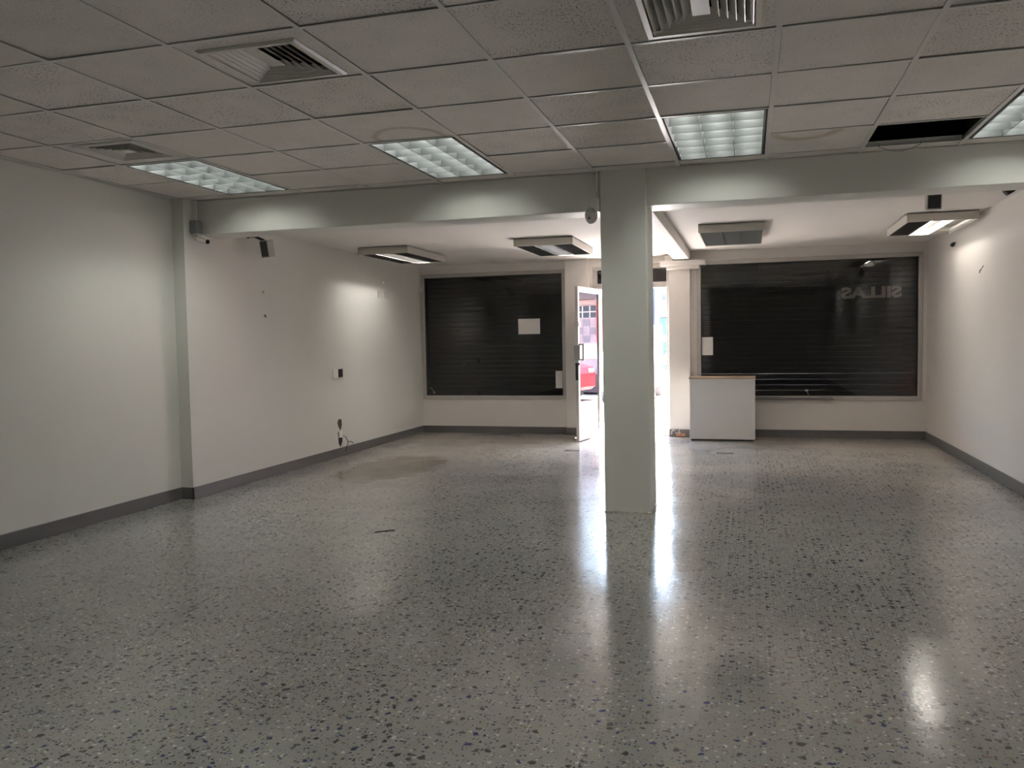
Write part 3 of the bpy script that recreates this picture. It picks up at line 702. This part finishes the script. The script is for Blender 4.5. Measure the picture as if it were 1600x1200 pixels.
B().box(-3.2, -.5, 0, 6, 0, .55).out('plinth', 'kerb_brown', sb)
B().box(-.42, -.1, 1.52, -.33, 0, 2.8).out('banner', 'red_banner', sb)
# cream shop further left, seen past the leaf
cs = thing('cream_shop', 'cream shop with a red banner across the street beside the column', 'building', (-6.6, 24, -.3))
B().box(-8, 0, 0, 2.9, 6, 4.3).out('wall', 'facade_cream', cs)
B().box(2.35, -.1, 1.52, 2.9, 0, 2.6).out('banner', 'red_banner', cs)
B().box(-8, -.4, 2.8, 2.9, 0, 3.1).out('canopy', 'facade_white', cs)
B().box(-8, -.3, 0, 2.9, 0, .5).out('plinth', 'facade_white', cs)
# red car in front of the poster shop
rc = thing('red_car', 'red car across the street, mirrored in the door glass', 'car', (4.98, 20, -.27), (0, 0, math.pi))
B().poly([(-2.2, .25), (1.5, .25), (1.66, .35), (1.66, .70), (1.60, .86), (1.1, .98), (.55, 1.02), (-.1, 1.42), (-1.5, 1.42), (-2.1, 1.0), (-2.2, .6)], 'y', -.78, .78).out('body', 'car_red', rc)
B().poly([(.48, 1.0), (-.12, 1.36), (-1.45, 1.36), (-1.95, 1.0)], 'y', -.79, .79).out('side_window', 'window_dark', rc)
B().box(1.50, -.70, .72, 1.665, -.45, .82).out('headlight', 'facade_white', rc)
for x in (-1.4, 1.0):
    for y in (-.74, .74): B().cyl((x, y-.1, .31), (x, y+.1, .31), .31, n=24).out('wheel', 'tyre', rc)
# white van mostly behind the column
vn = thing('white_van', 'small white van parked outside, mostly hidden by the column', 'van', (-3.0, 22, -.29))
B().poly([(-1.1, .3), (2.3, .3), (2.3, 1.85), (2.1, 1.95), (-.3, 1.95), (-.85, 1.25), (-1.15, 1.15)], 'x', -.62, .60).xf(Matrix.Identity(4)).out('body', 'car_white', vn)
B().poly([(-.36, 1.86), (-.80, 1.28), (-.83, 1.28), (-.40, 1.88)], 'x', -.52, .52).out('windshield', 'window_dark', vn)
for x in (-.56, .56):
    for y in (-.6, 1.6): B().cyl((x-.09, y, .30), (x+.09, y, .30), .31, n=24).out('wheel', 'tyre', vn)
B().box(.62, -.5, 1.62, .86, -.44, 1.94, .02).tube([(.55, -.45, 1.55), (.70, -.46, 1.66)], .03).out('side_mirror', 'car_white', vn)
# buildings down the street
bb = thing('blue_building', 'tall blue-violet building down the street', 'building', (-10, 50, -1.2))
B().box(-8, 0, 0, 4.62, 10, 5.6).out('wall', 'facade_blue', bb)
B().box(-8, -.2, 5.6, 4.62, 10, 8.0).out('upper_wall', 'facade_cream', bb)
cbld = thing('cream_building', 'cream building with blue shutters and a balcony down the street', 'building', (-3.2, 50, -1.2))
B().box(-2.18, 0, 0, 8, 10, 8.0).out('wall', 'facade_cream', cbld)
B().box(-1.95, -.6, 4.35, 3, 0, 4.75).out('parapet', 'facade_white', cbld)
B().box(-1.75, -.05, 4.75, 1.5, 0, 5.9).out('balcony_opening', 'window_dark', cbld)
for k in range(9): B().box(-1.72+.25*k, -.5, 4.75, -1.66+.25*k, -.44, 5.15).out('railing_bar', 'balcony_purple', cbld)
for k in range(3): B().box(-1.92, -.3-.05*k, 4.34-.2*(k+1)+.02, 3, 0, 4.34-.2*k).out('awning_slat', 'shutter_sky', cbld)
for k in range(6): B().box(-1.9, -.12, 3.72-.17*(k+1)+.015, 3, -.04, 3.72-.17*k).out('shutter_slat', 'shutter_blue', cbld)
B().box(-1.65, -.05, 3.1-.0, -1.5, -.02, 2.75).out('window', 'window_dark', cbld)
B().box(-1.3, -.05, 2.2, 3, -.02, 2.68).out('window', 'poster_grey', cbld)
for k in range(6): B().box(-1.9, -.12, 3.15-.85-.16*(k+1)+.015, 3, -.04, 3.15-.85-.16*k+.0).out('shutter_slat', 'shutter_blue', cbld)
B().box(-2.18, -.1, 1.0, 8, 0, 1.32+.0).out('white_band', 'facade_white', cbld)
B().box(-2.18, -.14, 0, 8, 0, 1.0).out('blue_base', 'shutter_blue', cbld)
tag(B().box(-9, 35, -.75, 4, 35.4, .0).out('kerb_wall', 'facade_white'), 'low white wall beyond the street in front of two people', 'wall')

def person(loc, rz, label, hair, top, bottom, arm):
    r = thing('person', label, 'person', loc, (0, 0, rz))
    def skin(name, verts, edges, m, par):
        me = bpy.data.meshes.new(name); me.from_pydata([v[:3] for v in verts], edges, []); me.update()
        o = bpy.data.objects.new(name, me); COL.objects.link(o); o.parent = par
        o.modifiers.new('s', 'SKIN'); o.modifiers.new('d', 'SUBSURF').levels = 1
        for i, v in enumerate(verts):
            q = me.skin_vertices[0].data[i]; q.radius = (v[3], v[3]*.8); q.use_root = (i == 0)
        dg = bpy.context.evaluated_depsgraph_get(); m2 = bpy.data.meshes.new_from_object(o.evaluated_get(dg))
        o.modifiers.clear(); o.data = m2; m2.materials.clear(); m2.materials.append(M[m]); m2.name = name
        for p in m2.polygons: p.use_smooth = True
        return o
    V = [(0, 0, .92, .13), (0, 0, 1.15, .115), (0, 0, 1.38, .13), (0, 0, 1.47, .055), (0, -.01, 1.57, .085), (0, -.01, 1.66, .07),
         (-.18, 0, 1.37, .05), (-.22, .02, 1.12, .04), (-.20, arm, .90, .03), (-.20, arm*1.2, .82, .035),
         (.18, 0, 1.37, .05), (.22, .02, 1.12, .04), (.20, arm, .90, .03), (.20, arm*1.2, .82, .035),
         (-.09, 0, .82, .09), (-.10, -.01, .48, .06), (-.10, .02, .08, .04), (-.10, -.12, .03, .035),
         (.09, 0, .82, .09), (.10, -.01, .48, .06), (.10, .02, .08, .04), (.10, -.12, .03, .035)]
    E = [(0, 1), (1, 2), (2, 3), (3, 4), (4, 5), (2, 6), (6, 7), (7, 8), (8, 9), (2, 10), (10, 11), (11, 12), (12, 13), (0, 14), (14, 15), (15, 16), (16, 17), (0, 18), (18, 19), (19, 20), (20, 21)]
    skin('body', V, E, 'skin_tone', r)
    T = [(0, 0, .95, .145), (0, 0, 1.15, .135), (0, 0, 1.39, .145), (-.19, 0, 1.37, .065), (-.22, .01, 1.20, .055), (.19, 0, 1.37, .065), (.22, .01, 1.20, .055)]
    skin('shirt', T, [(0, 1), (1, 2), (2, 3), (3, 4), (2, 5), (5, 6)], top, r)
    zl = .12 if bottom == 'jeans_blue' else .52
    L = [(0, 0, .92, .142), (-.09, 0, .80, .105), (-.10, 0, (zl+.8)/2, .085), (-.10, 0, zl, .07), (.09, 0, .80, .105), (.10, 0, (zl+.8)/2, .085), (.10, 0, zl, .07)]
    skin('trousers', L, [(0, 1), (1, 2), (2, 3), (0, 4), (4, 5), (5, 6)], bottom, r)
    B().ball((0, .02, 1.65), .095, 14, (1, 1, .95)).out('hair', hair, r, smooth=True)
person((-4.80, 45, -1.0), .6, 'person in a pale top and dark shorts standing down the street', 'hair_dark', 'shirt_tan', 'shorts_navy', -.2)
person((-4.30, 46.0, -1.0), 2.8, 'person in a lime yellow shirt standing down the street', 'hair_dark', 'shirt_lime', 'jeans_blue', -.1)
